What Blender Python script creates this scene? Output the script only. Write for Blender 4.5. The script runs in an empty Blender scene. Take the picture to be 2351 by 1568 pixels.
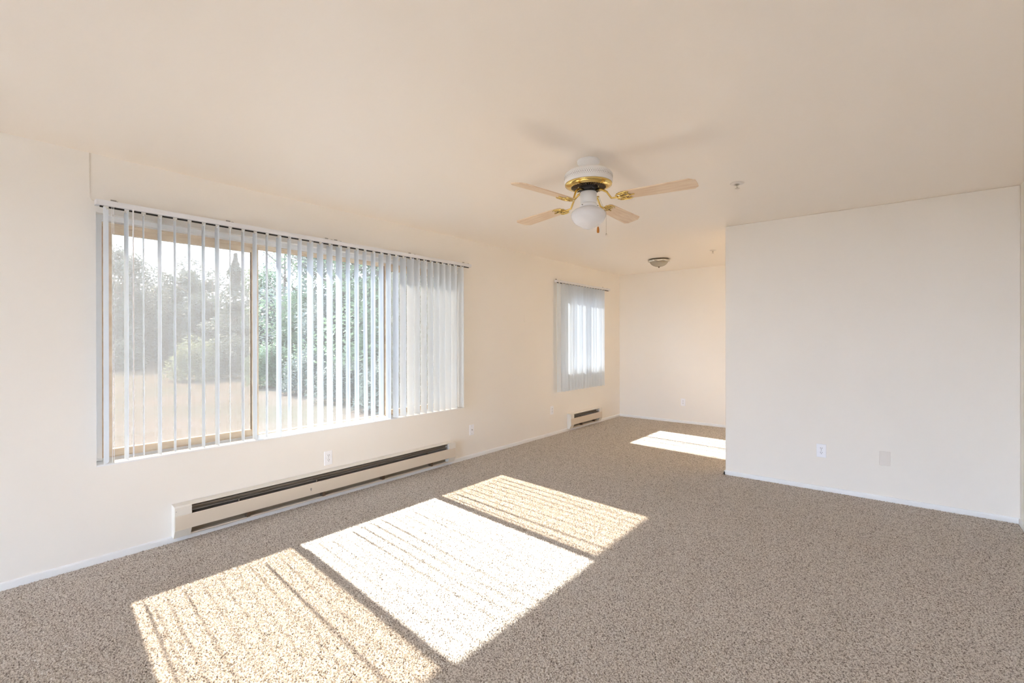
import bpy, bmesh, math, random
from mathutils import Vector, Matrix
PI = math.pi
R = math.radians
random.seed(7)
SC = bpy.context.scene
COL = SC.collection
HC = 2.44                      # ceiling height

# ------------------------------------------------------------------ camera
W, H = 2351, 1568
F, CY, YAW, PITCH, ROLL = 1084.9, 780.66, 38.951, -0.084, -0.080
cd = bpy.data.cameras.new('camera')
cam = bpy.data.objects.new('camera', cd)
COL.objects.link(cam)
cd.sensor_width = 36.0
cd.lens = F / W * 36.0
cd.shift_y = (CY - H / 2) / W
cd.clip_start = 0.02
cd.clip_end = 300
cam.matrix_world = (Matrix.Translation((3.6968, 0.0, 1.3343)) @ Matrix.Rotation(R(YAW), 4, 'Z')
                    @ Matrix.Rotation(R(90 + PITCH), 4, 'X') @ Matrix.Rotation(R(ROLL), 4, 'Z'))
SC.camera = cam

# ------------------------------------------------------------------ light
wd = bpy.data.worlds.new('sky')
SC.world = wd
wd.use_nodes = True
bg = wd.node_tree.nodes['Background']
bg.inputs[0].default_value = (0.79, 0.91, 1.16, 1)
bg.inputs[1].default_value = 7.2
sd = bpy.data.lights.new('sun', 'SUN')
sun = bpy.data.objects.new('sun', sd)
COL.objects.link(sun)
sd.energy = 26.0
sd.angle = R(0.8)
sd.color = (1.0, 0.895, 0.81)
sun.location = (-8, 3, 8)
sun.rotation_euler = Vector((1.0, -0.105, -0.83)).to_track_quat('-Z', 'Y').to_euler()
SC.view_settings.view_transform = 'Standard'
SC.view_settings.look = 'None'
SC.view_settings.gamma = 1.0
SC.view_settings.use_curve_mapping = False
SC.view_settings.exposure = 1.78
cy = SC.cycles
cy.use_denoising = True
cy.max_bounces = 14
cy.diffuse_bounces = 10
cy.glossy_bounces = 4
cy.transparent_max_bounces = 24
cy.transmission_bounces = 6
cy.sample_clamp_indirect = 8.0
cy.caustics_reflective = False
cy.caustics_refractive = False

# ------------------------------------------------------------------ materials
def mat(name, col, rough=0.6, metal=0.0, spec=0.5):
    m = bpy.data.materials.new(name)
    m.use_nodes = True
    b = m.node_tree.nodes['Principled BSDF']
    b.inputs['Base Color'].default_value = (*col, 1)
    b.inputs['Roughness'].default_value = rough
    b.inputs['Metallic'].default_value = metal
    b.inputs['Specular IOR Level'].default_value = spec
    return m

def N(m, t, **kw):
    n = m.node_tree.nodes.new(t)
    for k, v in kw.items():
        if k in n.inputs: n.inputs[k].default_value = v
        else: setattr(n, k, v)
    return n

def L(m, a, b): m.node_tree.links.new(a, b)

def coords(m, scale=None):
    g = N(m, 'ShaderNodeNewGeometry')
    if scale is None: return g.outputs['Position']
    mp = N(m, 'ShaderNodeMapping'); mp.inputs['Scale'].default_value = scale
    L(m, g.outputs['Position'], mp.inputs['Vector'])
    return mp.outputs[0]

def add_bump(m, scale, strength, dist, detail=3, vec=None):
    b = m.node_tree.nodes['Principled BSDF']
    t = N(m, 'ShaderNodeTexNoise', Scale=scale, Detail=detail)
    L(m, vec or coords(m), t.inputs['Vector'])
    bp = N(m, 'ShaderNodeBump', Strength=strength, Distance=dist)
    L(m, t.outputs['Fac'], bp.inputs['Height'])
    L(m, bp.outputs[0], b.inputs['Normal'])

def noise_color(m, c1, c2, scale, detail=2, lo=0.35, hi=0.65, vec=None):
    b = m.node_tree.nodes['Principled BSDF']
    t = N(m, 'ShaderNodeTexNoise', Scale=scale, Detail=detail)
    L(m, vec or coords(m), t.inputs['Vector'])
    r = N(m, 'ShaderNodeValToRGB')
    r.color_ramp.elements[0].position = lo; r.color_ramp.elements[1].position = hi
    r.color_ramp.elements[0].color = (*c1, 1); r.color_ramp.elements[1].color = (*c2, 1)
    L(m, t.outputs['Fac'], r.inputs[0])
    L(m, r.outputs[0], b.inputs['Base Color'])
    return r

M = {}
M['wall'] = mat('wall_paint', (0.80, 0.765, 0.715), 0.55, spec=0.35)
noise_color(M['wall'], (0.870, 0.843, 0.800), (0.885, 0.858, 0.815), 1.2)
add_bump(M['wall'], 90, 0.10, 0.002)
M['ceil'] = mat('ceiling_paint', (0.955, 0.89, 0.81), 0.36, spec=0.5)
add_bump(M['ceil'], 35, 0.10, 0.004)
M['trim'] = mat('trim_paint', (0.86, 0.88, 0.90), 0.4)
M['white'] = mat('white_enamel', (0.86, 0.86, 0.86), 0.3)
M['plastic'] = mat('white_plastic', (0.90, 0.92, 0.97), 0.35)
M['dark'] = mat('dark_slot', (0.02, 0.018, 0.015), 0.7)
M['grey'] = mat('grey_metal', (0.35, 0.34, 0.33), 0.45, 0.6)
M['rail'] = mat('rail_enamel', (0.76, 0.78, 0.82), 0.3)
M['almond'] = mat('almond_frame', (0.62, 0.47, 0.33), 0.4)
noise_color(M['almond'], (0.76, 0.62, 0.47), (0.87, 0.76, 0.61), 6, 4, vec=coords(M['almond'], (4, 1, 3)))
M['gasket'] = mat('brown_gasket', (0.12, 0.08, 0.05), 0.7)
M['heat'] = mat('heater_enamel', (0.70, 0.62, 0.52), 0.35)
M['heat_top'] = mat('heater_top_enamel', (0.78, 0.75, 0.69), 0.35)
M['heat_in'] = mat('heater_inside', (0.24, 0.20, 0.15), 0.6)
M['fin'] = mat('heater_fin', (0.42, 0.40, 0.38), 0.4, 0.7)
M['brass'] = mat('polished_brass', (0.83, 0.62, 0.22), 0.16, 1.0)
M['black'] = mat('black_iron', (0.02, 0.02, 0.025), 0.35)
M['chrome'] = mat('brushed_nickel', (0.62, 0.58, 0.52), 0.2, 1.0)
M['amber'] = mat('amber_pull', (0.55, 0.20, 0.02), 0.3)
M['cover'] = mat('cream_plate', (0.80, 0.76, 0.72), 0.5)
M['carrier'] = mat('carrier_plastic', (0.85, 0.83, 0.78), 0.4)
M['siding'] = mat('outside_siding', (0.35, 0.33, 0.30), 0.8)

def make_slat():
    m = mat('vinyl_slat', (0.94, 0.955, 0.975), 0.42, spec=0.3)
    b = m.node_tree.nodes['Principled BSDF']
    out = m.node_tree.nodes['Material Output']
    tr = N(m, 'ShaderNodeBsdfTranslucent'); tr.inputs[0].default_value = (0.90, 0.945, 0.99, 1)
    mx = N(m, 'ShaderNodeMixShader'); mx.inputs[0].default_value = 0.68
    L(m, b.outputs[0], mx.inputs[1]); L(m, tr.outputs[0], mx.inputs[2]); L(m, mx.outputs[0], out.inputs[0])
    return m
M['slat'] = make_slat()

def make_globe(name, col, tmix, rough):
    m = mat(name, col, rough)
    b = m.node_tree.nodes['Principled BSDF']
    out = m.node_tree.nodes['Material Output']
    tr = N(m, 'ShaderNodeBsdfTranslucent'); tr.inputs[0].default_value = (*col, 1)
    mx = N(m, 'ShaderNodeMixShader'); mx.inputs[0].default_value = tmix
    L(m, b.outputs[0], mx.inputs[1]); L(m, tr.outputs[0], mx.inputs[2]); L(m, mx.outputs[0], out.inputs[0])
    return m
M['globe'] = make_globe('opal_glass', (0.90, 0.90, 0.92), 0.3, 0.12)
M['alab'] = make_globe('alabaster_glass', (0.62, 0.57, 0.47), 0.35, 0.25)

def make_glass(name, tint, dust=0.012):
    m = bpy.data.materials.new(name); m.use_nodes = True
    nt = m.node_tree; nt.nodes.remove(nt.nodes['Principled BSDF'])
    out = nt.nodes['Material Output']
    t = N(m, 'ShaderNodeBsdfTransparent'); t.inputs[0].default_value = (*tint, 1)
    g = N(m, 'ShaderNodeBsdfGlossy'); g.inputs['Roughness'].default_value = 0.02
    f = N(m, 'ShaderNodeFresnel'); f.inputs[0].default_value = 1.45
    mx = N(m, 'ShaderNodeMixShader')
    d = N(m, 'ShaderNodeBsdfTranslucent'); d.inputs[0].default_value = (0.8, 0.8, 0.8, 1)   # thin film of dust
    md = N(m, 'ShaderNodeMixShader'); md.inputs[0].default_value = dust
    L(m, t.outputs[0], md.inputs[1]); L(m, d.outputs[0], md.inputs[2])
    L(m, f.outputs[0], mx.inputs[0]); L(m, md.outputs[0], mx.inputs[1]); L(m, g.outputs[0], mx.inputs[2])
    L(m, mx.outputs[0], out.inputs[0])
    return m
M['glass'] = make_glass('window_glass', (0.51, 0.525, 0.52))
M['clear_glass'] = make_glass('door_glass', (0.95, 0.96, 0.95), 0.0)

def make_screen():
    # fine insect mesh: mostly open, its threads scatter light
    m = bpy.data.materials.new('insect_screen'); m.use_nodes = True
    nt = m.node_tree; nt.nodes.remove(nt.nodes['Principled BSDF'])
    out = nt.nodes['Material Output']
    t = N(m, 'ShaderNodeBsdfTransparent'); t.inputs[0].default_value = (1.0, 0.93, 0.855, 1)
    d = N(m, 'ShaderNodeBsdfDiffuse'); d.inputs[0].default_value = (0.215, 0.235, 0.26, 1)
    tl = N(m, 'ShaderNodeBsdfTranslucent'); tl.inputs[0].default_value = (0.215, 0.235, 0.26, 1)
    a = N(m, 'ShaderNodeMixShader'); a.inputs[0].default_value = 0.5
    L(m, d.outputs[0], a.inputs[1]); L(m, tl.outputs[0], a.inputs[2])
    mx = N(m, 'ShaderNodeMixShader'); mx.inputs[0].default_value = 0.28
    L(m, t.outputs[0], mx.inputs[1]); L(m, a.outputs[0], mx.inputs[2]); L(m, mx.outputs[0], out.inputs[0])
    return m
M['screen'] = make_screen()

def make_carpet():
    m = mat('beige_carpet', (0.4, 0.34, 0.28), 1.0, spec=0.05)
    nt = m.node_tree; b = nt.nodes['Principled BSDF']
    pos = coords(m)
    n1 = N(m, 'ShaderNodeTexNoise', Scale=150.0, Detail=3.0, Roughness=0.7)
    n2 = N(m, 'ShaderNodeTexNoise', Scale=55.0, Detail=2.0)
    n3 = N(m, 'ShaderNodeTexNoise', Scale=1.6, Detail=2.0)
    v = N(m, 'ShaderNodeTexVoronoi', Scale=170.0)
    for n in (n1, n2, n3, v): L(m, pos, n.inputs['Vector'])
    r = N(m, 'ShaderNodeValToRGB')
    e = r.color_ramp.elements
    e[0].position = 0.30; e[0].color = (0.11, 0.09, 0.075, 1)
    e[1].position = 0.70; e[1].color = (0.75, 0.695, 0.63, 1)
    k = e.new(0.48); k.color = (0.43, 0.385, 0.337, 1)
    ad = N(m, 'ShaderNodeMath', operation='MULTIPLY_ADD'); ad.inputs[1].default_value = 0.35; 
    L(m, n2.outputs['Fac'], ad.inputs[0])
    s = N(m, 'ShaderNodeMath', operation='MULTIPLY_ADD'); s.inputs[1].default_value = 1.0; s.inputs[2].default_value = -0.175
    L(m, n1.outputs['Fac'], s.inputs[0])
    L(m, s.outputs[0], ad.inputs[2])
    L(m, ad.outputs[0], r.inputs[0])
    big = N(m, 'ShaderNodeMapRange'); big.inputs['From Min'].default_value = 0.3; big.inputs['From Max'].default_value = 0.7
    big.inputs['To Min'].default_value = 0.92; big.inputs['To Max'].default_value = 1.06
    L(m, n3.outputs['Fac'], big.inputs['Value'])
    mul = N(m, 'ShaderNodeVectorMath', operation='SCALE')
    L(m, r.outputs[0], mul.inputs[0]); L(m, big.outputs[0], mul.inputs['Scale'])
    L(m, mul.outputs[0], b.inputs['Base Color'])
    bp = N(m, 'ShaderNodeBump', Strength=0.55, Distance=0.006)
    L(m, ad.outputs[0], bp.inputs['Height']); L(m, bp.outputs[0], b.inputs['Normal'])
    b.inputs['Sheen Weight'].default_value = 0.15
    return m
M['carpet'] = make_carpet()
M['yarn'] = mat('carpet_yarn', (0.6, 0.54, 0.48), 1.0, spec=0.0)
_r = noise_color(M['yarn'], (0.22, 0.19, 0.165), (0.87, 0.83, 0.785), 130, 3, 0.34, 0.64)
_k = _r.color_ramp.elements.new(0.46); _k.color = (0.66, 0.61, 0.565, 1)

def make_wood():
    m = mat('bleached_oak_blade', (0.66, 0.50, 0.36), 0.35)
    b = m.node_tree.nodes['Principled BSDF']
    tc = N(m, 'ShaderNodeTexCoord')
    mp = N(m, 'ShaderNodeMapping'); mp.inputs['Scale'].default_value = (3, 45, 10)
    L(m, tc.outputs['Object'], mp.inputs['Vector'])
    t = N(m, 'ShaderNodeTexNoise', Scale=2.0, Detail=5.0, Distortion=0.6); L(m, mp.outputs[0], t.inputs['Vector'])
    r = N(m, 'ShaderNodeValToRGB')
    r.color_ramp.elements[0].position = 0.3; r.color_ramp.elements[0].color = (0.70, 0.50, 0.34, 1)
    r.color_ramp.elements[1].position = 0.7; r.color_ramp.elements[1].color = (0.88, 0.72, 0.54, 1)
    L(m, t.outputs['Fac'], r.inputs[0]); L(m, r.outputs[0], b.inputs['Base Color'])
    return m
M['wood'] = make_wood()

def leafmat(name, c1, c2):
    m = mat(name, c1, 0.6, spec=0.2)
    b = m.node_tree.nodes['Principled BSDF']; out = m.node_tree.nodes['Material Output']
    r = noise_color(m, c1, c2, 1.3, 3)
    tr = N(m, 'ShaderNodeBsdfTranslucent'); L(m, r.outputs[0], tr.inputs[0])
    mx = N(m, 'ShaderNodeMixShader'); mx.inputs[0].default_value = 0.35
    L(m, b.outputs[0], mx.inputs[1]); L(m, tr.outputs[0], mx.inputs[2]); L(m, mx.outputs[0], out.inputs[0])
    return m
M['leaf_a'] = leafmat('green_leaves', (0.075, 0.12, 0.075), (0.15, 0.21, 0.135))
M['leaf_b'] = leafmat('grey_needles', (0.085, 0.11, 0.097), (0.14, 0.165, 0.15))
M['leaf_c'] = leafmat('pale_leaves', (0.15, 0.18, 0.12), (0.24, 0.27, 0.18))
M['bark'] = mat('bark', (0.12, 0.10, 0.08), 0.9)
M['lawn'] = mat('dry_lawn', (0.22, 0.20, 0.15), 1.0, spec=0.0)
noise_color(M['lawn'], (0.090, 0.074, 0.062), (0.064, 0.062, 0.047), 0.35, 6, 0.4, 0.7)

# ------------------------------------------------------------------ mesh helpers
def obj(name, bm, m, parent=None, smooth=False, bevel=0.0):
    me = bpy.data.meshes.new(name)
    bmesh.ops.recalc_face_normals(bm, faces=bm.faces)
    bm.to_mesh(me); bm.free()
    if smooth:
        for p in me.polygons: p.use_smooth = True
    for k in (m if isinstance(m, (list, tuple)) else [m]): me.materials.append(k)
    o = bpy.data.objects.new(name, me); COL.objects.link(o)
    if parent: o.parent = parent
    if bevel:
        md = o.modifiers.new('bevel', 'BEVEL'); md.width = bevel; md.segments = 2; md.limit_method = 'ANGLE'
    return o

def B(*boxes):
    bm = bmesh.new()
    for b in boxes: box(bm, *b)
    return bm

def box(bm, x0, x1, y0, y1, z0, z1):
    vs = [bm.verts.new((x, y, z)) for z in (z0, z1) for x, y in ((x0, y0), (x1, y0), (x1, y1), (x0, y1))]
    for f in ((0, 3, 2, 1), (4, 5, 6, 7), (0, 1, 5, 4), (1, 2, 6, 5), (2, 3, 7, 6), (3, 0, 4, 7)):
        bm.faces.new([vs[i] for i in f])

def lathe(bm, prof, seg=48, c=(0, 0), caps=True):
    rings = []
    for r, z in prof:
        if r < 1e-5: rings.append([bm.verts.new((c[0], c[1], z))])
        else: rings.append([bm.verts.new((c[0] + r * math.cos(2 * PI * i / seg), c[1] + r * math.sin(2 * PI * i / seg), z)) for i in range(seg)])
    for a, b in zip(rings, rings[1:]):
        for i in range(seg):
            j = (i + 1) % seg
            if len(a) == 1 and len(b) == 1: continue
            if len(a) == 1: bm.faces.new((a[0], b[j], b[i]))
            elif len(b) == 1: bm.faces.new((a[i], a[j], b[0]))
            else: bm.faces.new((a[i], a[j], b[j], b[i]))
    if caps:
        for r in (rings[0], rings[-1]):
            if len(r) > 1: bm.faces.new(r)
    return rings

def tube(bm, pts, r, seg=8, closed=False):
    pts = [Vector(p) for p in pts]
    n = len(pts); rings = []
    up = Vector((0, 0, 1))
    for i, p in enumerate(pts):
        if closed: t = pts[(i + 1) % n] - pts[i - 1]
        else: t = pts[min(i + 1, n - 1)] - pts[max(i - 1, 0)]
        t.normalize()
        a = t.cross(up)
        if a.length < 0.05: a = t.cross(Vector((1, 0, 0)))
        a.normalize(); b = a.cross(t)
        rr = r[i] if isinstance(r, (list, tuple)) else r
        rings.append([bm.verts.new(p + a * rr * math.cos(2 * PI * k / seg) + b * rr * math.sin(2 * PI * k / seg)) for k in range(seg)])
    pairs = list(zip(rings, rings[1:])) + ([(rings[-1], rings[0])] if closed else [])
    for a, b in pairs:
        for k in range(seg):
            j = (k + 1) % seg
            bm.faces.new((a[k], a[j], b[j], b[k]))
    if not closed:
        bm.faces.new(rings[0]); bm.faces.new(rings[-1])

def prism(bm, poly, axis, a, b):
    # poly: 2-d outline; axis 'y' => outline (x, z) extruded a..b along y; axis 'z' => outline (x, y)
    def P(u, v, w): return (u, w, v) if axis == 'y' else (u, v, w)
    A = [bm.verts.new(P(u, v, a)) for u, v in poly]; Bv = [bm.verts.new(P(u, v, b)) for u, v in poly]
    n = len(poly)
    bm.faces.new(A); bm.faces.new(Bv)
    for i in range(n):
        j = (i + 1) % n
        bm.faces.new((A[i], A[j], Bv[j], Bv[i]))

def thing(name, label, cat, loc=(0, 0, 0), rz=0.0, group=None):
    o = bpy.data.objects.new(name, None); COL.objects.link(o)
    o.empty_display_size = 0.1
    o.location = loc; o.rotation_euler = (0, 0, rz)
    o['label'] = label; o['category'] = cat
    if group: o['group'] = group
    return o

def tag(o, label, cat, group=None):
    o['label'] = label; o['category'] = cat
    if group: o['group'] = group
    return o

def struct(o, label=None, cat=None):
    o['kind'] = 'structure'
    if label: o['label'] = label
    if cat: o['category'] = cat
    return o

# ------------------------------------------------------------------ room shell
YR, YF, YP, XP, XR = -5.0, 7.537, 4.939, 2.405, 4.4055     # rear wall, far wall, partition, its edge, right wall
TW = 0.17                                                    # outer wall thickness
W1 = (0.632, 3.731, 0.576, 2.097)                            # y0 y1 z0 z1 openings
W2 = (5.715, 6.905, 0.868, 2.097)
GZ = -0.30                                                   # ground level outside

floor = struct(obj('floor', B((0, XR, YR, YF, -0.12, 0)), M['carpet']), 'grey-beige cut pile carpet covering the whole floor', 'carpet')
# standing yarn tufts of the carpet, built where it lies nearest (one mesh, they cannot be counted)
import numpy as np
def carpet_pile():
    rs = np.random.RandomState(5)
    sp = 0.0076
    gx, gy = np.meshgrid(np.arange(0.02, XR - 0.02, sp), np.arange(-0.9, YF - .014, sp))
    x = gx.ravel() + rs.uniform(-.45, .45, gx.size) * sp; y = gy.ravel() + rs.uniform(-.45, .45, gx.size) * sp
    dx, dy = x - 3.6968, y
    a = math.radians(YAW)
    dep = -dx * math.sin(a) + dy * math.cos(a); lat = dx * math.cos(a) + dy * math.sin(a)
    k = (dep > 1.35) & (np.abs(lat) < dep * 1.1 + .45) & (x > 0.016) & (x < XR - .016) & ~((y > YP - .014) & (x > XP - .014)) 
    x, y = x[k], y[k]; n = x.size
    h = rs.uniform(.0032, .0078, n)
    r = sp * rs.uniform(.75, 1.1, n); t = rs.uniform(0, 2 * np.pi, n)
    tx, ty = rs.normal(0, .0026, n), rs.normal(0, .0026, n)
    V = np.zeros((n, 4, 3), np.float32)
    for i in range(3):
        V[:, i, 0] = x + r * np.cos(t + i * np.pi / 1.5); V[:, i, 1] = y + r * np.sin(t + i * np.pi / 1.5); V[:, i, 2] = -0.001
    V[:, 3, 0] = x + tx; V[:, 3, 1] = y + ty; V[:, 3, 2] = h
    base = (np.arange(n) * 4)[:, None, None]
    Fc = (base + np.array([[0, 1, 3], [1, 2, 3], [2, 0, 3]])[None]).reshape(-1, 3).astype(np.int32)
    me = bpy.data.meshes.new('carpet_pile')
    me.vertices.add(n * 4); me.vertices.foreach_set('co', V.ravel())
    me.loops.add(Fc.size); me.loops.foreach_set('vertex_index', Fc.ravel())
    me.polygons.add(len(Fc)); me.polygons.foreach_set('loop_start', np.arange(0, Fc.size, 3, dtype=np.int32)); me.polygons.foreach_set('loop_total', np.full(len(Fc), 3, np.int32))
    me.update(); me.validate(); me.materials.append(M['yarn'])
    o = bpy.data.objects.new('carpet_pile', me); COL.objects.link(o); o.parent = floor; o['kind'] = 'stuff'
carpet_pile()
struct(obj('ceiling', B((-TW, XR + TW, YR - TW, YF + TW, HC, HC + 0.2)), M['ceil']), 'smooth warm cream painted ceiling', 'ceiling')
def wall_with_holes(x0, x1, ya, yb, holes, zt=HC, axis='x'):
    bm = bmesh.new(); y = ya
    def bx(u0, u1, z0, z1):
        if u1 - u0 > 1e-4 and z1 - z0 > 1e-4:
            if axis == 'x': box(bm, x0, x1, u0, u1, z0, z1)
            else: box(bm, u0, u1, x0, x1, z0, z1)
    for (a, b, c, d) in holes:
        bx(y, a, GZ if axis == 'x' else GZ, zt); bx(a, b, GZ, c); bx(a, b, d, zt); y = b
    bx(y, yb, GZ, zt)
    return bm
struct(obj('wall_left', wall_with_holes(-TW, 0, YR - TW, YF + TW, [W1, W2]), M['wall']), 'cream painted wall with both windows', 'wall')
struct(obj('wall_back', B((0, XR + TW, YF, YF + TW, GZ, HC)), M['wall']), 'tan-lit far wall of the dining alcove', 'wall')
struct(obj('wall_partition', B((XP, XR, YP, YP + 0.12, 0.0, HC)), M['wall'], bevel=0.006), 'white partition wall right of the alcove opening', 'wall')
struct(obj('wall_right', B((XR, XR + TW, YR - TW, YF, GZ, HC)), M['wall']), 'right side wall at the photo edge', 'wall')
D1 = (1.0, 4.2, 0.0, 2.1)
struct(obj('wall_rear', wall_with_holes(YR - TW, YR, 0, XR, [D1], axis='y'), M['wall']), 'wall behind the camera with a wide glass door', 'wall')

def baseboard(name, poly_pts, label):
    # poly_pts: path along the wall foot, list of (a, b, normal) segments
    bm = bmesh.new()
    for (p, q, n) in poly_pts:
        p, q, n = Vector(p), Vector(q), Vector(n)
        prof = [(0, 0), (0.012, 0), (0.012, 0.033), (0.010, 0.040), (0.004, 0.043), (0, 0.043)]
        A = [bm.verts.new((p.x + n.x * u, p.y + n.y * u, v)) for u, v in prof]
        Bq = [bm.verts.new((q.x + n.x * u, q.y + n.y * u, v)) for u, v in prof]
        bm.faces.new(A); bm.faces.new(Bq)
        for i in range(len(prof)):
            j = (i + 1) % len(prof); bm.faces.new((A[i], A[j], Bq[j], Bq[i]))
    return struct(obj(name, bm, M['trim']), label, 'baseboard')
baseboard('baseboard_left', [((0, YR), (0, YF), (1, 0))], 'low white baseboard under the windows')
baseboard('baseboard_back', [((0.012, YF), (XR, YF), (0, -1))], 'low white baseboard along the alcove far wall')
baseboard('baseboard_partition', [((XP - 0.012, YP), (XR, YP), (0, -1)), ((XP, YP - 0.012), (XP, YP + 0.132), (-1, 0)), ((XP - 0.012, YP + 0.12), (XR, YP + 0.12), (0, 1))], 'low white baseboard under the partition wall')
baseboard('baseboard_right', [((XR, YR), (XR, YP - 0.012), (-1, 0))], 'low white baseboard along the right wall')

# ------------------------------------------------------------------ windows
def frame_ring(bm, x0, x1, y0, y1, z0, z1, wl, wr, wt, wb):
    box(bm, x0, x1, y0, y0 + wl, z0, z1); box(bm, x0, x1, y1 - wr, y1, z0, z1)
    box(bm, x0, x1, y0 + wl, y1 - wr, z1 - wt, z1); box(bm, x0, x1, y0 + wl, y1 - wr, z0, z0 + wb)

w1 = bpy.data.objects.new('window_1', None); COL.objects.link(w1); w1.location = (0, 0, 0)
struct(w1, 'wide three-pane sliding window with tan frame on the window wall', 'window')
y0, y1, z0, z1 = W1
bm = B((-0.118, -0.060, y0, y1, z1 - 0.030, z1), (-0.118, -0.004, y1 - 0.028, y1, z0 + 0.022, z1 - 0.03), (-0.118, -0.06, y0, y0 + 0.037, z0 + 0.022, z1 - 0.03))
obj('jamb_liner', bm, M['trim'], w1)
bm = bmesh.new()
prism(bm, [(-0.125, z0), (0.004, z0), (0.004, z0 + 0.006), (-0.002, z0 + 0.010), (-0.125, z0 + 0.024)], 'y', y0 + 0.001, y1 - 0.001)
obj('window_sill', bm, M['trim'], w1)
bm = bmesh.new()
frame_ring(bm, -0.170, -0.120, y0, y1, z0, z1 - 0.012, 0.050, 0.055, 0.045, 0.030)
box(bm, -0.12, -0.116, y0 + .037, y1 - .028, 2.056, 2.066)
obj('window_frame', bm, M['almond'], w1, bevel=0.002)
def sash(ya, yb, za, zb, x0, x1, wl, wr, wt, wb, parent, screen=True, gx=None):
    bm = bmesh.new(); frame_ring(bm, x0, x1, ya, yb, za, zb, wl, wr, wt, wb)
    s = obj('sash', bm, M['almond'], parent, bevel=0.0025)
    gm = 0.5 * (x0 + x1)
    g = obj('glass_pane', B((gm - 0.002, gm + 0.002, ya + wl - 0.004, yb - wr + 0.004, za + wb - 0.004, zb - wt + 0.004)), M['glass'], s)
    if screen:
        q = obj('insect_screen', B((x0 - 0.004, x0 - 0.0035, ya + wl - 0.01, yb - wr + 0.01, za + wb - 0.01, zb - wt + 0.01)), M['screen'], s)
        q['label'] = 'fine insect mesh behind the glass'
    return s
sl = sash(0.683, 1.607, 0.606, 2.040, -0.145, -0.116, 0.047, 0.054, 0.040, 0.044, w1)
obj('gasket', B((-0.1155, -0.1145, 1.547, 1.553, 0.65, 2.0)), M['gasket'], sl)
sr = sash(2.763, 3.690, 0.606, 2.040, -0.145, -0.116, 0.075, 0.052, 0.040, 0.044, w1)
obj('gasket', B((-0.117, -0.1145, 2.756, 2.763, 0.61, 2.04)), M['gasket'], sr)
obj('latch', B((-0.116, -0.100, 2.768, 2.786, 1.29, 1.37), (-0.116, -0.090, 2.772, 2.782, 1.32, 1.345)), M['almond'], sr, bevel=0.002)
fp = obj('fixed_pane', B((-0.152, -0.148, 1.60, 2.757, 0.600, 2.036)), M['glass'], w1)
obj('glazing_bead', B((-0.148, -0.128, 1.607, 2.757, 0.598, 0.606), (-0.148, -0.128, 1.607, 2.757, 2.030, 2.042)), M['almond'], fp)

w2 = bpy.data.objects.new('window_2', None); COL.objects.link(w2)
struct(w2, 'small alcove window hidden behind closed vertical blind', 'window')
a0, a1, c0, c1 = W2
bm = bmesh.new(); frame_ring(bm, -0.170, -0.120, a0, a1, c0, c1, 0.045, 0.045, 0.05, 0.035)
obj('window_frame', bm, M['almond'], w2, bevel=0.002)
obj('window_sill', B((-0.12, 0.003, a0 + 0.001, a1 - 0.001, c0, c0 + 0.009)), M['trim'], w2)
for ya, yb, xo, scr in ((a0 + 0.045, 0.5 * (a0 + a1) + 0.02, -0.145, False), (0.5 * (a0 + a1) - 0.02, a1 - 0.045, -0.168, False)):
    sash(ya, yb, c0 + 0.035, c1 - 0.05, xo, xo + 0.022, 0.03, 0.03, 0.03, 0.03, w2, scr)

# glass door behind the camera
d1 = bpy.data.objects.new('door_1', None); COL.objects.link(d1)
struct(d1, 'wide sliding glass door behind the camera', 'door')
bm = bmesh.new()
for xa, xb in ((D1[0], 2.2), (2.2, D1[1])):
    box(bm, xa, xa + 0.06, YR - 0.10, YR - 0.05, 0, 2.1); box(bm, xb - 0.06, xb, YR - 0.10, YR - 0.05, 0, 2.1)
    box(bm, xa + 0.06, xb - 0.06, YR - 0.10, YR - 0.05, 2.03, 2.1); box(bm, xa + 0.06, xb - 0.06, YR - 0.10, YR - 0.05, 0, 0.07)
obj('door_frame', bm, M['almond'], d1)
for xa, xb in ((D1[0] + 0.06, 2.14), (2.26, D1[1] - 0.06)):
    obj('glass_pane', B((xa, xb, YR - 0.078, YR - 0.073, 0.07, 2.03)), M['clear_glass'], d1)

# ------------------------------------------------------------------ vertical blinds
def slat_bm(w, h, n=6, bulge=0.004, t=0.0012):
    bm = bmesh.new(); front = []; back = []
    for i in range(n + 1):
        u = -0.5 + i / n
        x = u * w; y = bulge * (1 - 4 * u * u)
        front.append((x, y)); back.append((x, y - t))
    poly = front + back[::-1]
    A = [bm.verts.new((x, y, 0)) for x, y in poly]; Bv = [bm.verts.new((x, y, -h)) for x, y in poly]
    k = len(poly)
    for i in range(k):
        j = (i + 1) % k; bm.faces.new((A[i], A[j], Bv[j], Bv[i]))
    for S in (A, Bv):
        for i in range(n): bm.faces.new((S[i], S[i + 1], S[k - 2 - i], S[k - 1 - i]))
    return bm

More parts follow.
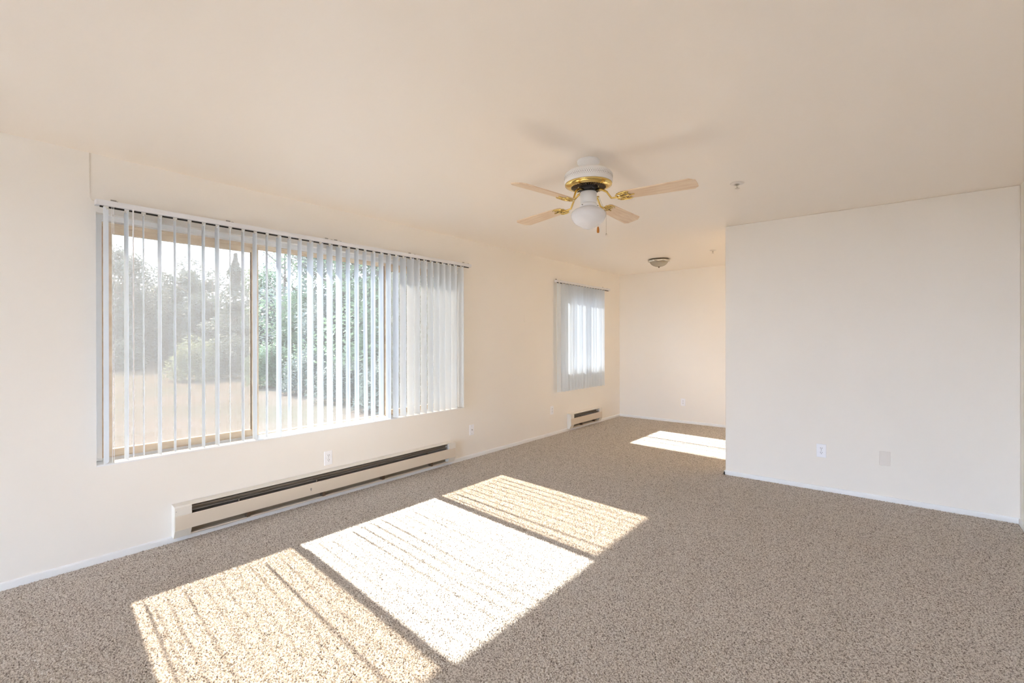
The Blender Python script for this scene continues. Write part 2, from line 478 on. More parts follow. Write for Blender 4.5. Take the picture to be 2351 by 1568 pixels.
def make_blind(label, ry0, ry1, slats, zs_top, zs_bot, brackets, xc=0.058):
    t = thing('vertical_blind', label, 'blind', (0, 0.5 * (ry0 + ry1), 2.127))
    inv = Vector(t.location)
    def put(o): o.location = -inv; return o
    hr = obj('headrail', B((xc - 0.028, xc + 0.027, ry0, ry1, 2.150, 2.158), (xc + 0.021, xc + 0.027, ry0, ry1, 2.127, 2.150),
             (xc - 0.028, xc - 0.022, ry0, ry1, 2.127, 2.150), (xc + 0.006, xc + 0.021, ry0, ry1, 2.127, 2.130),
             (xc - 0.022, xc - 0.006, ry0, ry1, 2.127, 2.130), (xc - 0.022, xc + 0.021, ry0, ry0 + 0.004, 2.130, 2.150),
             (xc - 0.022, xc + 0.021, ry1 - 0.004, ry1, 2.130, 2.150)), M['rail'], t)
    put(hr)
    s = obj('track_slot', B((xc - 0.0055, xc + 0.0055, ry0 + 0.02, ry1 - 0.02, 2.119, 2.149)), M['dark'], hr)
    for by in brackets:
        o = put(obj('bracket', B((0.0005, xc - 0.01, by - 0.014, by + 0.014, 2.1585, 2.1615), (0.0005, 0.003, by - 0.014, by + 0.014, 2.1615, 2.185),
                          (xc - 0.01, xc + 0.024, by - 0.006, by + 0.006, 2.1585, 2.162)), M['grey'], t))
    me = None; mc = None
    for i, (y, ang, lean) in enumerate(slats):
        if me is None:
            o = obj('slat', slat_bm(0.089, zs_top - zs_bot), M['slat'], t, smooth=False); me = o.data
            c = obj('carrier', B((-0.009, 0.009, -0.011, 0.011, 0.0005, 0.0098), (-0.004, 0.004, -0.004, 0.004, -0.012, 0.0005)), M['carrier'], t); mc = c.data
        else:
            o = bpy.data.objects.new('slat', me); COL.objects.link(o); o.parent = t
            c = bpy.data.objects.new('carrier', mc); COL.objects.link(c); c.parent = t
        o.location = Vector((xc, y, zs_top)) - inv
        o.rotation_euler = (lean, 0, R(ang))
        c.location = Vector((xc, y, 2.117)) - inv
    return t, put

YS = [0.668, 0.764, 0.847, 0.932, 1.013, 1.094, 1.177, 1.26, 1.341, 1.426, 1.508, 1.593, 1.681, 1.761, 1.844, 1.93, 2.014, 2.097,
      2.182, 2.267, 2.35, 2.43, 2.518, 2.603, 2.683, 2.766, 2.851, 2.939, 3.019, 3.106, 3.192, 3.274, 3.354, 3.436, 3.52, 3.62]
AN0 = [-26, 4, -10, 0, -8, -8, -6, -2, -18, -10, -4, -16, 0, -10, -8, 6, 6, 5, 6, -10, -10, -14, -10, -6, -6,
      -2, 2, 8, -1, 1, -2, 0, 1, 2, 3, 1]
AN = [a - 3 if i in (15, 16, 17, 18) else a if i in (0, 8) or i > 24 else -6 + (a + 6) * 0.8 for i, a in enumerate(AN0)]
sl1 = [(y, a, R(0.45) if i == 21 else R(random.uniform(-0.05, 0.05))) for i, (y, a) in enumerate(zip(YS, AN))]
b1, put1 = make_blind('long white vertical blind hanging open across the wide window', 0.620, 3.762, sl1, 2.117, 0.602,
                      [0.714, 1.351, 2.103, 2.187, 2.977, 3.719])
bm = bmesh.new(); tube(bm, [(0.088, 0.690, 2.128), (0.088, 0.690, 0.605)], 0.0012, 6); tube(bm, [(0.088, 0.698, 2.128), (0.088, 0.698, 0.605)], 0.0012, 6)
put1(obj('control_cord', bm, M['plastic'], b1))
bm = bmesh.new(); tube(bm, [(0.09, 0.790, 2.128), (0.09, 0.790, 0.62)], 0.004, 8)
put1(obj('tilt_wand', bm, M['plastic'], b1))
sl2 = [(5.545, 84, 0)] + [(5.635 + 0.083 * k, [5, -1, 8, 2, -3, 7, 1, 9, 4, -2, 6, 3, 8, 0, 5][k % 15], 0) for k in range(15)]
b2, put2 = make_blind('short white vertical blind closed over the small alcove window', 5.480, 7.030, sl2, 2.117, 0.596, [5.56, 6.93])

# ------------------------------------------------------------------ baseboard heaters
def make_heater(label, ya, yb, capw, knob=None):
    t = thing('baseboard_heater', label, 'heater', (0, ya, 0.03), group='cream baseboard heaters')
    inv = Vector(t.location)
    def put(o): o.location = -inv; return o
    put(obj('back_plate', B((0.001, 0.004, ya + 0.002, yb - 0.002, 0.044, 0.244)), M['heat_in'], t))
    bm = bmesh.new()
    prism(bm, [(0.001, 0.250), (0.050, 0.244), (0.058, 0.238), (0.056, 0.2365), (0.049, 0.241), (0.001, 0.246)], 'y', ya + 0.002, yb - 0.002)
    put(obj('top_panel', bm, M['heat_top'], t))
    bm = bmesh.new()
    prism(bm, [(0.062, 0.182), (0.065, 0.178), (0.065, 0.088), (0.061, 0.086), (0.060, 0.089), (0.062, 0.094), (0.062, 0.176), (0.057, 0.180)], 'y', ya + 0.004, yb - 0.004)
    put(obj('front_panel', bm, M['heat'], t))
    bm = bmesh.new()
    prism(bm, [(0.001, 0.040), (0.038, 0.036), (0.042, 0.040), (0.041, 0.048), (0.037, 0.048), (0.037, 0.043), (0.001, 0.046)], 'y', ya + 0.002, yb - 0.002)
    put(obj('bottom_rail', bm, M['heat'], t))
    for a, b in ((ya, ya + capw), (yb - capw, yb)):
        bm = bmesh.new()
        prism(bm, [(0.001, 0.0385), (0.040, 0.034), (0.0655, 0.087), (0.0635, 0.088), (0.0635, 0.1835), (0.0665, 0.185), (0.0665, 0.236), (0.055, 0.245), (0.001, 0.2515)], 'y', a, b)
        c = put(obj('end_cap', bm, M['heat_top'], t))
        sc = obj('screw', B((0.0665, 0.068, a + 0.006, a + 0.010, 0.212, 0.216)), M['grey'], c)
    # element inside: two bright louvre edges, a finned tube and brackets
    bm = bmesh.new()
    prism(bm, [(0.030, 0.226), (0.046, 0.222), (0.046, 0.2205), (0.030, 0.2245)], 'y', ya + capw, yb - capw)
    prism(bm, [(0.040, 0.205), (0.056, 0.200), (0.056, 0.1985), (0.040, 0.2035)], 'y', ya + capw, yb - capw)
    put(obj('louvre', bm, M['fin'], t))
    bm = bmesh.new()
    n = int((yb - ya - 2 * capw - 0.04) / 0.009)
    for k in range(n):
        y = ya + capw + 0.02 + k * 0.009
        box(bm, 0.012, 0.052, y, y + 0.0008, 0.120, 0.190)
    tube(bm, [(0.032, ya + capw, 0.155), (0.032, yb - capw, 0.155)], 0.008, 8)
    f = put(obj('heating_fins', bm, M['fin'], t)); f['kind'] = 'stuff'
    nb = max(2, int((yb - ya) / 0.55))
    for k in range(nb):
        y = ya + capw + (k + 0.5) * (yb - ya - 2 * capw) / nb
        put(obj('support_bracket', B((0.004, 0.060, y, y + 0.003, 0.182, 0.199)), M['heat_in'], t))
        put(obj('mounting_bracket', B((0.004, 0.045, y + 0.06, y + 0.0641, 0.046, 0.088), (0.030, 0.045, y + 0.064, y + 0.084, 0.046, 0.086)), M['gasket'], t))
    if knob:
        put(obj('screw', B((0.065, 0.0665, knob - 0.006, knob + 0.006, 0.132, 0.144), (0.065, 0.0665, knob - 0.003, knob + 0.003, 0.122, 0.133)), M['grey'], t, bevel=0.001))
    return t
make_heater('long cream baseboard heater under the wide window', 1.007, 3.537, 0.096, 1.93)
make_heater('short cream baseboard heater under the small alcove window', 5.847, 6.787, 0.088)

# ------------------------------------------------------------------ outlets
def plate_bm(w, h, t=0.005):
    bm = bmesh.new()
    o = [(-w / 2, -h / 2), (w / 2, -h / 2), (w / 2, h / 2), (-w / 2, h / 2)]
    A = [bm.verts.new((x, 0.0004, z)) for x, z in o]; C = [bm.verts.new((x, -t * 0.5, z)) for x, z in o]
    D = [bm.verts.new((x * 0.93, -t, z * 0.955)) for x, z in o]
    bm.faces.new(A); bm.faces.new(D)
    for P, Q in ((A, C), (C, D)):
        for i in range(4):
            j = (i + 1) % 4; bm.faces.new((P[i], P[j], Q[j], Q[i]))
    return bm
# local frame: faces -y, x to the right, z up
def outlet(kind, label, cat, loc, rz):
    nm = {'duplex': 'wall_outlet', 'coax': 'cable_plate', 'blank': 'blank_wall_plate'}[kind]
    t = thing(nm, label, cat, loc, rz)
    obj('cover_plate', plate_bm(0.072, 0.116), M['cover'] if kind == 'blank' else M['plastic'], t)
    if kind == 'duplex':
        for s in (-1, 1):
            bm = bmesh.new(); seg = 20
            pts = []
            for i in range(seg):
                a = 2 * PI * i / seg
                pts.append((0.0168 * math.cos(a), max(-0.0125, min(0.0125, 0.0168 * math.sin(a)))))
            A = [bm.verts.new((x, -0.0045, z + s * 0.0195)) for x, z in pts]; Bq = [bm.verts.new((x, -0.0068, z + s * 0.0195)) for x, z in pts]
            bm.faces.new(A); bm.faces.new(Bq)
            for i in range(seg):
                j = (i + 1) % seg; bm.faces.new((A[i], A[j], Bq[j], Bq[i]))
            r = obj('receptacle', bm, M['plastic'], t)
            zc = s * 0.0195
            bm = bmesh.new()
            box(bm, -0.0078, -0.0052, -0.0072, -0.0066, zc + 0.0005, zc + 0.0085)
            box(bm, 0.0052, 0.0078, -0.0072, -0.0066, zc + 0.0005, zc + 0.0085)
            rr = [(0.0026 * math.cos(2 * PI * i / 8), 0.0026 * math.sin(2 * PI * i / 8)) for i in range(8)]
            A = [bm.verts.new((x, -0.0066, zc - 0.0065 + z)) for x, z in rr]; Bq = [bm.verts.new((x, -0.0072, zc - 0.0065 + z)) for x, z in rr]
            bm.faces.new(A); bm.faces.new(Bq)
            for i in range(8): bm.faces.new((A[i], A[(i + 1) % 8], Bq[(i + 1) % 8], Bq[i]))
            obj('socket_slots', bm, M['dark'], r)
        zs = [0.0]
    else: zs = [0.042, -0.042]
    for z in zs:
        bm = bmesh.new(); tube(bm, [(0, -0.0045, z), (0, -0.0062, z)], 0.0028, 8)
        obj('screw', bm, M['cover'] if kind == 'blank' else M['grey'], t)
    if kind == 'coax':
        bm = bmesh.new(); tube(bm, [(0, -0.0045, 0), (0, -0.013, 0)], 0.0052, 10)
        obj('coax_jack', bm, M['grey'], t)
    return t
outlet('duplex', 'white double socket above the long heater', 'outlet', (0, 2.115, 0.341), R(90))
outlet('coax', 'white cable plate with one centre jack right of the wide window', 'outlet', (0, 3.847, 0.318), R(90))
outlet('duplex', 'white double socket just left of the short alcove heater', 'outlet', (0, 5.452, 0.348), R(90))
outlet('duplex', 'white double socket on the far alcove wall', 'outlet', (1.095, YF, 0.333), 0)
outlet('duplex', 'white double socket on the right partition wall', 'outlet', (3.200, YP, 0.3525), 0)
outlet('blank', 'painted cream blank plate on the right partition wall', 'wall plate', (3.638, YP, 0.3525), 0)

# thin painted-over wire on the window wall
bm = bmesh.new()
tube(bm, [(0.0015, 0.604, 2.438), (0.0015, 0.604, 2.20), (0.0015, 0.606, 2.18), (0.0015, 0.613, 2.165), (0.002, 0.626, 2.160)], 0.0022, 6)
tag(obj('painted_wire', bm, M['wall'], smooth=True), 'thin painted wire running from ceiling to blind rail end', 'wire')
bm = bmesh.new()
tube(bm, [(0.002, 4.83 + 0.012 * math.cos(a), 1.602 + 0.045 * math.sin(a)) for a in [R(70 + 10 * k) for k in range(22)]], 0.0022, 6)
tag(obj('painted_hook', bm, M['wall'], smooth=True), 'small curved painted-over hook on wall between the two windows', 'hook')

# ------------------------------------------------------------------ ceiling fan
FX, FY = 2.227, 2.572
fan = thing('ceiling_fan', 'white and brass ceiling fan with four pale wood blades and globe light', 'ceiling fan', (FX, FY, HC))
def fo(name, bm, m, parent=None, smooth=False, bevel=0):      # fan parts in coordinates with z from floor
    o = obj(name, bm, m, parent or fan, smooth, bevel)
    if parent is None: o.location = (0, 0, -HC)
    return o
def lath(prof, seg=56): bm = bmesh.new(); lathe(bm, prof, seg); return bm
c = fo('canopy', lath([(0.066, HC), (0.0685, HC - 0.003), (0.0685, HC - 0.017), (0.065, HC - 0.021), (0.059, HC - 0.026), (0.050, HC - 0.038), (0.046, HC - 0.052), (0.046, 2.365)]), M['white'], smooth=True)
c.data.materials.append(M['white'])
mh = fo('motor_housing', lath([(0.050, 2.378), (0.100, 2.374), (0.128, 2.366), (0.142, 2.354), (0.1465, 2.343), (0.1465, 2.298), (0.143, 2.293), (0.130, 2.290), (0.0, 2.290)]), M['white'], smooth=True)
# pierced vent band: three rows of small dark openings round the housing
bm = bmesh.new()
for k in range(72):
    a = 2 * PI * k / 72
    for zc, hh, ww, off in ((2.3385, 0.0022, 0.0022, 0), (2.3290, 0.0062, 0.0023, 0.5), (2.3195, 0.0022, 0.0022, 0)):
        aa = a + off * 2 * PI / 72
        ca, sa = math.cos(aa), math.sin(aa)
        r = 0.1468
        vs = [bm.verts.new((r * ca - u * sa, r * sa + u * ca, zc + v)) for u, v in ((-ww, 0), (0, -hh), (ww, 0), (0, hh))]
        vi = [bm.verts.new(((r - .003) * ca - u * sa, (r - .003) * sa + u * ca, zc + v)) for u, v in ((-ww, 0), (0, -hh), (ww, 0), (0, hh))]
        bm.faces.new(vs); bm.faces.new(vi)
        for i in range(4): bm.faces.new((vs[i], vs[(i + 1) % 4], vi[(i + 1) % 4], vi[i]))
v = obj('vent_holes', bm, M['grey'], mh); v['kind'] = 'stuff'
bm = bmesh.new()
for z in (2.3455, 2.3115): tube(bm, [(0.1468 * math.cos(2 * PI * k / 56), 0.1468 * math.sin(2 * PI * k / 56), z) for k in range(56)], 0.0016, 6, closed=True)
obj('housing_bead', bm, M['white'], mh, smooth=True)
# brass bottom plate, radial slots
bp_ = fo('brass_plate', lath([(0.144, 2.2925), (0.143, 2.284), (0.128, 2.276), (0.112, 2.271), (0.098, 2.272), (0.060, 2.276), (0.040, 2.276)]), M['brass'], smooth=True)
bm = bmesh.new()
for k in range(36):
    a = 2 * PI * k / 36; ca, sa = math.cos(a), math.sin(a)
    P0 = []
    for (r, u) in ((0.066, -0.0018), (0.104, -0.0036), (0.108, 0), (0.104, 0.0036), (0.066, 0.0018)):
        P0.append((r * ca - u * sa, r * sa + u * ca))
    A = [bm.verts.new((x, y, 2.2700)) for x, y in P0]; Bq = [bm.verts.new((x, y, 2.274)) for x, y in P0]
    bm.faces.new(A); bm.faces.new(Bq)
    for i in range(5): bm.faces.new((A[i], A[(i + 1) % 5], Bq[(i + 1) % 5], Bq[i]))
q = obj('plate_slots', bm, M['gasket'], bp_); q['kind'] = 'stuff'
bm = bmesh.new(); lathe(bm, [(0.060, 2.276), (0.060, 2.258), (0.052, 2.250), (0.030, 2.248), (0.026, 2.236), (0.0, 2.236)], 32)
for k in range(4):
    a = R(50 + 90 * k); box(bm, 0.045 * math.cos(a) - 0.012, 0.045 * math.cos(a) + 0.012, 0.045 * math.sin(a) - 0.012, 0.045 * math.sin(a) + 0.012, 2.245, 2.262)
fo('flywheel', bm, M['black'], bevel=0.002)
sh = fo('switch_housing', lath([(0.020, 2.246), (0.047, 2.244), (0.0515, 2.238), (0.0515, 2.184), (0.048, 2.178), (0.043, 2.174), (0.043, 2.170)], 40), M['white'], smooth=True)
ft = fo('globe_fitter', lath([(0.043, 2.175), (0.050, 2.171), (0.054, 2.164), (0.054, 2.154), (0.051, 2.150), (0.045, 2.150)], 40), M['white'], smooth=True)
for k in range(3):
    bm = bmesh.new(); a = R(20 + 120 * k); tube(bm, [(0.050 * math.cos(a), 0.050 * math.sin(a), 2.156), (0.062 * math.cos(a), 0.062 * math.sin(a), 2.156)], 0.003, 6); obj('fitter_screw', bm, M['grey'], ft)

fo('globe', lath([(0.046, 2.158), (0.050, 2.150), (0.062, 2.144), (0.085, 2.134), (0.101, 2.121), (0.108, 2.104), (0.106, 2.090), (0.099, 2.074), (0.088, 2.058), (0.076, 2.046), (0.066, 2.040), (0.050, 2.032), (0.030, 2.021), (0.012, 2.0155), (0.0, 2.015)], 64), M['globe'], smooth=True)
# blades: each iron and blade at its own measured direction
BL = [(5.0, 2.183, 0.642, -9), (89.5, 2.190, 0.640, -12), (167.5, 2.174, 0.650, 5), (-98.0, 2.160, 0.625, -13)]
def blade_outline():
    r0, r1 = 0.205, 0.0
    return [(0.0, -0.042), (0.02, -0.050), (0.20, -0.056), (0.402, -0.062), (0.434, -0.036), (0.436, 0.0), (0.434, 0.040), (0.412, 0.062), (0.20, 0.056), (0.02, 0.050), (0.0, 0.042)]
def rounded(poly): return poly
pitch = R(-12)
for ang, zt, rt, pd in BL:
    pitch = R(pd)
    a = R(ang)
    r0 = rt - 0.435
    z_root = zt + 0.006
    iron_e = bmesh.new()
    # blade
    bm = bmesh.new(); prism(bm, blade_outline(), 'z', -0.003, 0.003)
    bl = obj('blade', bm, M['wood'], fan, bevel=0.0015)
    M4 = Matrix.Rotation(a, 4, 'Z') @ Matrix.Translation((r0, 0, z_root - HC)) @ Matrix.Rotation(math.atan2(z_root - zt, 0.435), 4, 'Y') @ Matrix.Rotation(pitch, 4, 'X')
    bl.matrix_local = M4
    # blade iron: S-curved arm and open scroll work under the blade root
    bm = bmesh.new()
    tube(bm, [(0.050, 0, 2.252 - HC), (0.085, 0, 2.246 - HC), (0.120, 0, 2.225 - HC), (0.150, 0, z_root - HC - 0.006), (r0 - 0.01, 0, z_root - HC - 0.010), (r0 + 0.03, 0, z_root - HC - 0.010)],
         [0.007, 0.007, 0.006, 0.006, 0.006, 0.004], 8)
    S = Matrix.Translation((r0, 0, z_root - HC)) @ Matrix.Rotation(pitch, 4, 'X')
    def sc(pts, r):
        tube(bm, [S @ Vector(p) for p in pts], r, 6)
    for s in (-1, 1):
        sc([(-0.015, 0.004 * s, -0.008), (-0.022, 0.022 * s, -0.008), (-0.008, 0.040 * s, -0.008), (0.016, 0.046 * s, -0.007), (0.046, 0.048 * s, -0.006), (0.062, 0.040 * s, -0.006)], 0.0042)
        sc([(0.0, 0.006 * s, -0.008), (0.006, 0.022 * s, -0.008), (0.022, 0.030 * s, -0.008), (0.032, 0.020 * s, -0.008), (0.022, 0.012 * s, -0.008)], 0.0036)
        sc([(-0.008, 0.034 * s, -0.008), (0.010, 0.026 * s, -0.008), (0.028, 0.034 * s, -0.008), (0.044, 0.028 * s, -0.007), (0.050, 0.014 * s, -0.007), (0.062, 0.004 * s, -0.007)], 0.0034)
    sc([(0.0, 0, -0.008), (0.04, 0, -0.008), (0.085, 0, -0.006)], 0.0042)
    for px, py_ in ((0.050, 0.030), (0.050, -0.030), (0.080, 0)):
        p = S @ Vector((px, py_, -0.0045)); tube(bm, [p, p + Vector((0, 0, -0.005))], 0.005, 8)
    o = obj('blade_iron', bm, M['brass'], fan, smooth=True)
    o.rotation_euler = (0, 0, a)
# pull chains from the switch housing
ua = math.atan2(-FY, 3.697 - FX)                  # towards the viewer's side of the room
ra = Vector((math.cos(R(YAW)), math.sin(R(YAW)), 0))
bm = bmesh.new()
p = ra * 0.054; tube(bm, [(p.x * .9, p.y * .9, 2.215), (p.x * 1.22, p.y * 1.22, 2.215)], 0.005, 8)
fo('chain_nozzle', bm, M['brass'])
bm = bmesh.new()
q = ra * 0.066
tube(bm, [(q.x, q.y, 2.213), (q.x * 1.25, q.y * 1.25, 2.170), (q.x * 1.66, q.y * 1.66, 2.128), (q.x * 1.67, q.y * 1.67, 1.990)], 0.0011, 5)
pc = fo('pull_chain', bm, M['chrome'])
bm = bmesh.new(); x, y = q.x * 1.67, q.y * 1.67
lathe(bm, [(0.0, 1.992), (0.003, 1.990), (0.0055, 1.978), (0.0035, 1.975), (0, 1.975)], 10, (x, y))
obj('chain_bell', bm, M['chrome'], pc)
bm = bmesh.new()
fb = Vector((-math.sin(R(YAW)), math.cos(R(YAW)), 0))
s0 = ra * 0.035 + fb * 0.052; s1 = ra * 0.075 + fb * 0.085
tube(bm, [(s0.x, s0.y, 2.205), (s1.x, s1.y, 2.165), (s1.x, s1.y, 2.05)], 0.0011, 5)
pc2 = fo('pull_chain', bm, M['brass'])
bm = bmesh.new(); lathe(bm, [(0.0, 2.052), (0.005, 2.048), (0.0075, 2.036), (0.0085, 2.022), (0.007, 2.012), (0.0, 2.010)], 12, (s1.x, s1.y))
o = obj('amber_knob', bm, M['amber'], pc2, smooth=True); o['label'] = 'amber wooden pull knob'

# ------------------------------------------------------------------ alcove ceiling light
AX, AY = 1.165, 6.37
t = thing('flush_ceiling_light', 'small nickel flush ceiling light with alabaster bowl in the alcove', 'ceiling light', (AX, AY, HC))
bm = bmesh.new(); seg = 72
def ring(r, z, sc=0.0): return [bm.verts.new(((r + sc * math.cos(8 * 2 * PI * i / seg)) * math.cos(2 * PI * i / seg), (r + sc * math.cos(8 * 2 * PI * i / seg)) * math.sin(2 * PI * i / seg), z)) for i in range(seg)]
rs = [ring(0.120, 0.0), ring(0.128, -0.008, 0.004), ring(0.150, -0.018, 0.005), ring(0.147, -0.026, 0.005), ring(0.132, -0.034, 0.003), ring(0.122, -0.042), ring(0.112, -0.040), ring(0.110, -0.005)]
for a_, b_ in zip(rs, rs[1:]):
    for i in range(seg):
        j = (i + 1) % seg; bm.faces.new((a_[i], a_[j], b_[j], b_[i]))
bm.faces.new(rs[0]); bm.faces.new(rs[-1])
obj('metal_ring', bm, M['chrome'], t, smooth=True)
bm = bmesh.new(); lathe(bm, [(0.120, -0.036), (0.117, -0.050), (0.104, -0.068), (0.080, -0.086), (0.050, -0.098), (0.015, -0.104), (0, -0.1045)], 48)
obj('glass_bowl', bm, M['alab'], t, smooth=True)
bm = bmesh.new(); lathe(bm, [(0.0, -0.100), (0.013, -0.103), (0.014, -0.108), (0.007, -0.113), (0.006, -0.118), (0.0, -0.121)], 16)
obj('finial', bm, M['gasket'], t, smooth=True)

# lit kitchen light round the corner, behind the partition
KX, KY = 3.45, 6.25
t = thing('kitchen_ceiling_light', 'lit warm ceiling light in the kitchen space behind the partition wall', 'ceiling light', (KX, KY, HC))
bm = bmesh.new(); lathe(bm, [(0.14, 0), (0.145, -0.012), (0.14, -0.02), (0.02, -0.02)], 40)
obj('metal_base', bm, M['chrome'], t, smooth=True)
bm = bmesh.new(); lathe(bm, [(0.13, -0.021), (0.128, -0.04), (0.11, -0.065), (0.07, -0.085), (0.0, -0.092)], 40)
me_ = mat('lit_shade', (0.9, 0.85, 0.75), 0.4); me_.node_tree.nodes['Principled BSDF'].inputs['Emission Color'].default_value = (1, 0.76, 0.48, 1)
me_.node_tree.nodes['Principled BSDF'].inputs['Emission Strength'].default_value = 1.0
obj('lamp_shade', bm, me_, t, smooth=True)
kl = bpy.data.lights.new('kitchen_lamp', 'POINT'); kl.energy = 6.5; kl.color = (1.0, 0.76, 0.48); kl.shadow_soft_size = 0.10
ko = bpy.data.objects.new('kitchen_lamp', kl); COL.objects.link(ko); ko.parent = t; ko.location = (0, 0, -0.22)

# ------------------------------------------------------------------ sprinklers
def sprinkler(x, y, s, label):
    t = thing('fire_sprinkler', label, 'sprinkler', (x, y, HC), group='ceiling fire sprinklers')
    bm = bmesh.new(); lathe(bm, [(0.046 * s, 0.0), (0.046 * s, -0.003), (0.036 * s, -0.007), (0.024 * s, -0.010), (0.012 * s, -0.010), (0.012, -0.004)], 32)
    obj('escutcheon', bm, M['cover'], t, smooth=True)
    bm = bmesh.new(); lathe(bm, [(0.010, -0.006), (0.010, -0.016), (0.006, -0.018), (0.004, -0.030), (0.006, -0.033), (0.0, -0.034)], 12)
    for k in (-1, 1): tube(bm, [(0, 0.010 * k, -0.014), (0, 0.013 * k, -0.024), (0, 0.004 * k, -0.034)], 0.0018, 5)
    obj('sprinkler_head', bm, M['chrome'], t)
    bm = bmesh.new(); lathe(bm, [(0.0, -0.034), (0.006, -0.034), (0.015, -0.036), (0.016, -0.0375), (0.0, -0.0375)], 16)
    obj('deflector', bm, M['chrome'], t)
sprinkler(2.832, 3.615, 1.0, 'fire sprinkler head on the ceiling right of the fan')
sprinkler(1.945, 6.145, 0.9, 'fire sprinkler head on the alcove ceiling beyond the light')

# ------------------------------------------------------------------ outdoors
struct(obj('lawn', B((-90, 40, -60, 90, GZ - 0.1, GZ)), M['lawn']), 'dry pale lawn outside the window', 'lawn')
struct(obj('bounce_slab', B((-4, 9, YR - 3.2, YR - TW, GZ - 0.05, GZ + 0.18)), mat('bounce_concrete', (0.36, 0.36, 0.36), 0.9)), 'added unseen slab bouncing daylight in through the rear glass door', 'bounce_slab')  # unseen slab added to throw sunlight up onto ceiling and partition
CX, CZ = 3.6968, 1.3343
def at(px, d):
    a = R(YAW); u = (px - W / 2) / F
    return Vector((CX + d * (u * math.cos(a) - math.sin(a)), d * (u * math.sin(a) + math.cos(a)), GZ))
def crown(kind, h, w, n, ls):
    bm = bmesh.new()
    rnd = random.random
    lobes = []
    if kind == 'round':
        for _ in range(34):
            a = rnd() * 2 * PI; f = rnd(); q = rnd() ** .5 * w * .40 * (1.15 - .75 * f)
            z = h * (0.12 + 0.80 * f); lobes.append((q * math.cos(a), q * math.sin(a), z, w * random.uniform(.08, .20)))
    for _ in range(n):
        if kind == 'cone':
            f = rnd() ** 1.35; z = h * (0.06 + 0.94 * f)
            tier = 0.62 + 0.38 * math.sin(f * 30 + 2 * math.sin(3 * f))
            q = w * .5 * (1 - f) ** 1.15 * tier * (rnd() ** .45) + .03; a = rnd() * 2 * PI
            x, y = q * math.cos(a), q * math.sin(a); z -= q * .25
        elif kind == 'bush':
            a = rnd() * 2 * PI; e = math.asin(rnd() ** .7); q = (.6 + .4 * rnd()) * (.82 + .12 * math.sin(3 * a + 1) + .10 * math.sin(5 * a + 7 * e))
            x, y, z = w * .5 * q * math.cos(e) * math.cos(a), w * .5 * q * math.cos(e) * math.sin(a), h * (.02 + .96 * q * math.sin(e))
        else:
            lx, ly, lz, lr = random.choice(lobes)
            a = rnd() * 2 * PI; e = math.asin(2 * rnd() - 1); q = lr * (.45 + .55 * rnd() + .25 * rnd() ** 4)
            x, y, z = lx + q * math.cos(e) * math.cos(a), ly + q * math.cos(e) * math.sin(a), lz + q * math.sin(e)
        d = Vector((random.gauss(0, 1), random.gauss(0, 1), random.gauss(0, .6))).normalized()
        s = d.cross(Vector((rnd() - .5, rnd() - .5, rnd() - .5))).normalized()
        L1 = ls * random.uniform(.6, 1.4); L2 = L1 * .42
        c0 = Vector((x, y, max(z, .03)))
        vs = [bm.verts.new(c0 + d * L1), bm.verts.new(c0 + s * L2), bm.verts.new(c0 - d * L1), bm.verts.new(c0 - s * L2)]
        bm.faces.new(vs)
    return bm
def tree(px, d, kind, h, w, m, n, ls, label, cat='tree', nm=None):
    p = at(px, d); n = int(n * 1.7); ls *= 0.68
    nm = nm or {'cone': 'conifer_tree', 'round': 'leafy_tree', 'bush': 'garden_bush'}[kind]
    t = thing(nm, label, cat, p, random.uniform(0, 6))
    f = obj('foliage', crown(kind, h, w, n, ls), M[m], t); f['kind'] = 'stuff'
    bm = bmesh.new()
    tube(bm, [(0, 0, -0.05), (0.03, 0.02, h * .3), (-0.03, 0.03, h * .6), (0, 0, h * .92)], [w * .030, w * .024, w * .015, w * .005], 7)
    if kind == 'round':
        for k in range(7):
            a = k * 2.4; z = h * (.28 + .07 * k)
            tube(bm, [(0, 0, z), (w * .18 * math.cos(a), w * .18 * math.sin(a), z + h * .08), (w * .33 * math.cos(a), w * .33 * math.sin(a), z + h * .17)], [w * .013, w * .009, w * .004], 5)
    obj('trunk' if kind != 'bush' else 'stem', bm, M['bark'], t)
    return t
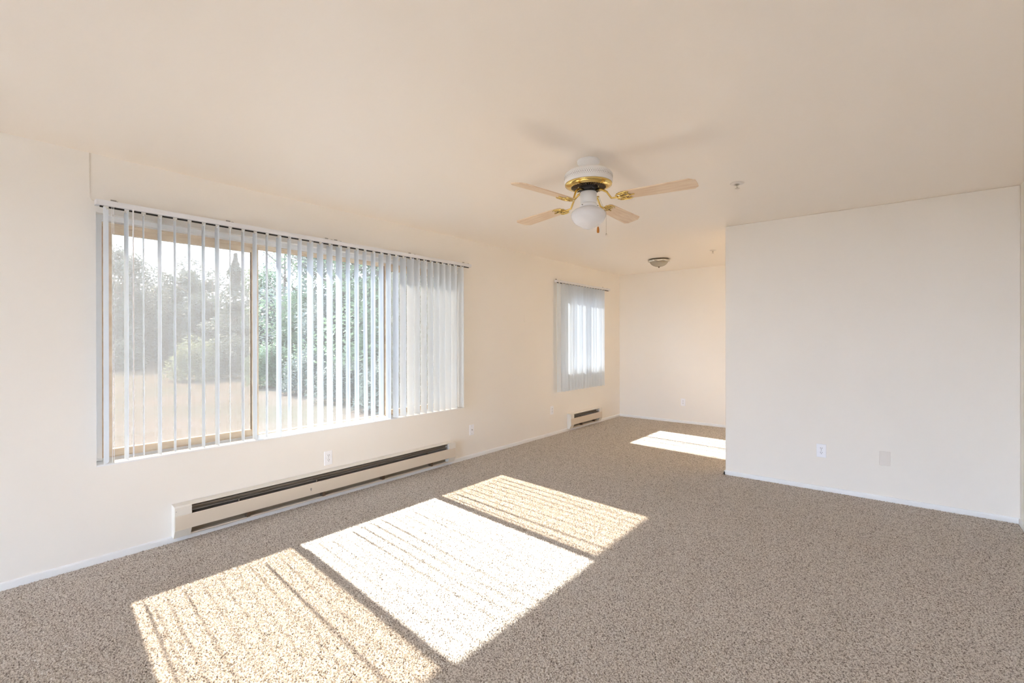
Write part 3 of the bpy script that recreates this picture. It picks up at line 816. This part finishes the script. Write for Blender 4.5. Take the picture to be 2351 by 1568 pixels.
# (pixel column, distance, kind, height, width, leaf material, leaves, leaf size, label)
TR = [
 (228, 30, 'round', 7.2, 6.0, 'leaf_b', 5000, .16, 'grey-green tree at the far left of the window view'),
 (283, 28, 'round', 7.3, 3.6, 'leaf_b', 5000, .15, 'tall grey tree near the left edge of the left pane'),
 (330, 32, 'round', 6.7, 5.5, 'leaf_b', 5000, .16, 'rounded grey tree right of the tallest left tree'),
 (380, 35, 'round', 5.9, 5.5, 'leaf_b', 4500, .16, 'low grey tree under the sky gap'),
 (436, 30, 'round', 6.9, 4.9, 'leaf_b', 5000, .15, 'grey tree rising right of the sky gap'),
 (488, 29, 'round', 6.0, 5.2, 'leaf_b', 5000, .15, 'grey tree left of the pointed conifer'),
 (541, 25, 'cone', 6.2, 6.4, 'leaf_b', 5000, .13, 'pointed conifer beside the left mullion'),
 (600, 30, 'round', 6.0, 6.0, 'leaf_a', 5000, .15, 'round green tree at the left edge of the middle pane'),
 (655, 21, 'round', 6.8, 3.4, 'leaf_b', 700, .10, 'thin sparse tree with bare branches in the middle pane'),
 (715, 19, 'round', 6.4, 4.4, 'leaf_a', 9000, .10, 'bright green leafy tree in the middle pane'),
 (790, 17, 'round', 6.8, 4.9, 'leaf_b', 9000, .10, 'grey-green tree in the centre of the middle pane'),
 (870, 15, 'round', 7.0, 5.2, 'leaf_a', 9000, .09, 'tall shaded tree at the right of the middle pane'),
 (965, 13, 'round', 6.4, 5.2, 'leaf_a', 7000, .09, 'leafy tree behind the gathered right slats'),
 (1060, 13, 'round', 6.6, 5.2, 'leaf_b', 5000, .10, 'leafy tree beyond the right end of the wide window'),
 (455, 19, 'bush', 1.9, 2.6, 'leaf_c', 5000, .08, 'rounded pale green bush on the lawn in the left pane'),
 (535, 20, 'bush', 2.0, 3.0, 'leaf_b', 5000, .08, 'grey-green bush right of the pale bush'),
 (265, 25, 'bush', 1.9, 3.6, 'leaf_b', 3500, .11, 'low bush at the left lawn edge'),
 (625, 16.5, 'bush', 1.7, 2.2, 'leaf_a', 4000, .07, 'green bush below the left of the middle pane'),
 (710, 14.5, 'bush', 1.5, 2.4, 'leaf_b', 4500, .06, 'dark bush at the foot of the middle trees'),
 (800, 12.5, 'bush', 1.4, 2.2, 'leaf_b', 4500, .06, 'dark bush left of the right mullion'),
 (890, 11, 'bush', 1.4, 2.0, 'leaf_b', 4000, .06, 'dark bush at the foot of the right trees'),
 (1340, 16, 'round', 6.0, 5.7, 'leaf_a', 4000, .12, 'leafy tree outside the alcove window'),
]
for a in TR:
    tree(*a, **({'cat': 'bush'} if a[2] == 'bush' else {}))
# continuous hedge closing the view below the crowns
for k, (pa, da, pb, db) in enumerate(((200, 38, 420, 38), (420, 38, 620, 33), (610, 27, 1080, 20))):
    A_, B_ = at(pa, da), at(pb, db)
    bm = bmesh.new(); hh = [3.6, 3.4, 3.6][k]
    for _ in range(9000):
        f = random.random(); c0 = A_.lerp(B_, f) + Vector((random.uniform(-.8, .8), random.uniform(-.8, .8), 0))
        c0.z = GZ + random.random() ** .8 * (hh + .7 * math.sin(f * 23 + k) + .5 * math.sin(f * 51))
        d = Vector((random.gauss(0, 1), random.gauss(0, 1), random.gauss(0, .6))).normalized(); s = d.orthogonal().normalized()
        L1 = random.uniform(.14, .3)
        bm.faces.new([bm.verts.new(c0 + d * L1), bm.verts.new(c0 + s * L1 * .5), bm.verts.new(c0 - d * L1), bm.verts.new(c0 - s * L1 * .5)])
    o = obj('hedge', bm, M['leaf_b'])
    tag(o, ['far grey-green hedge behind the left conifers', 'far grey-green hedge under the sky gap', 'dark hedge behind the middle pane trees'][k], 'hedge')
    o['kind'] = 'stuff'
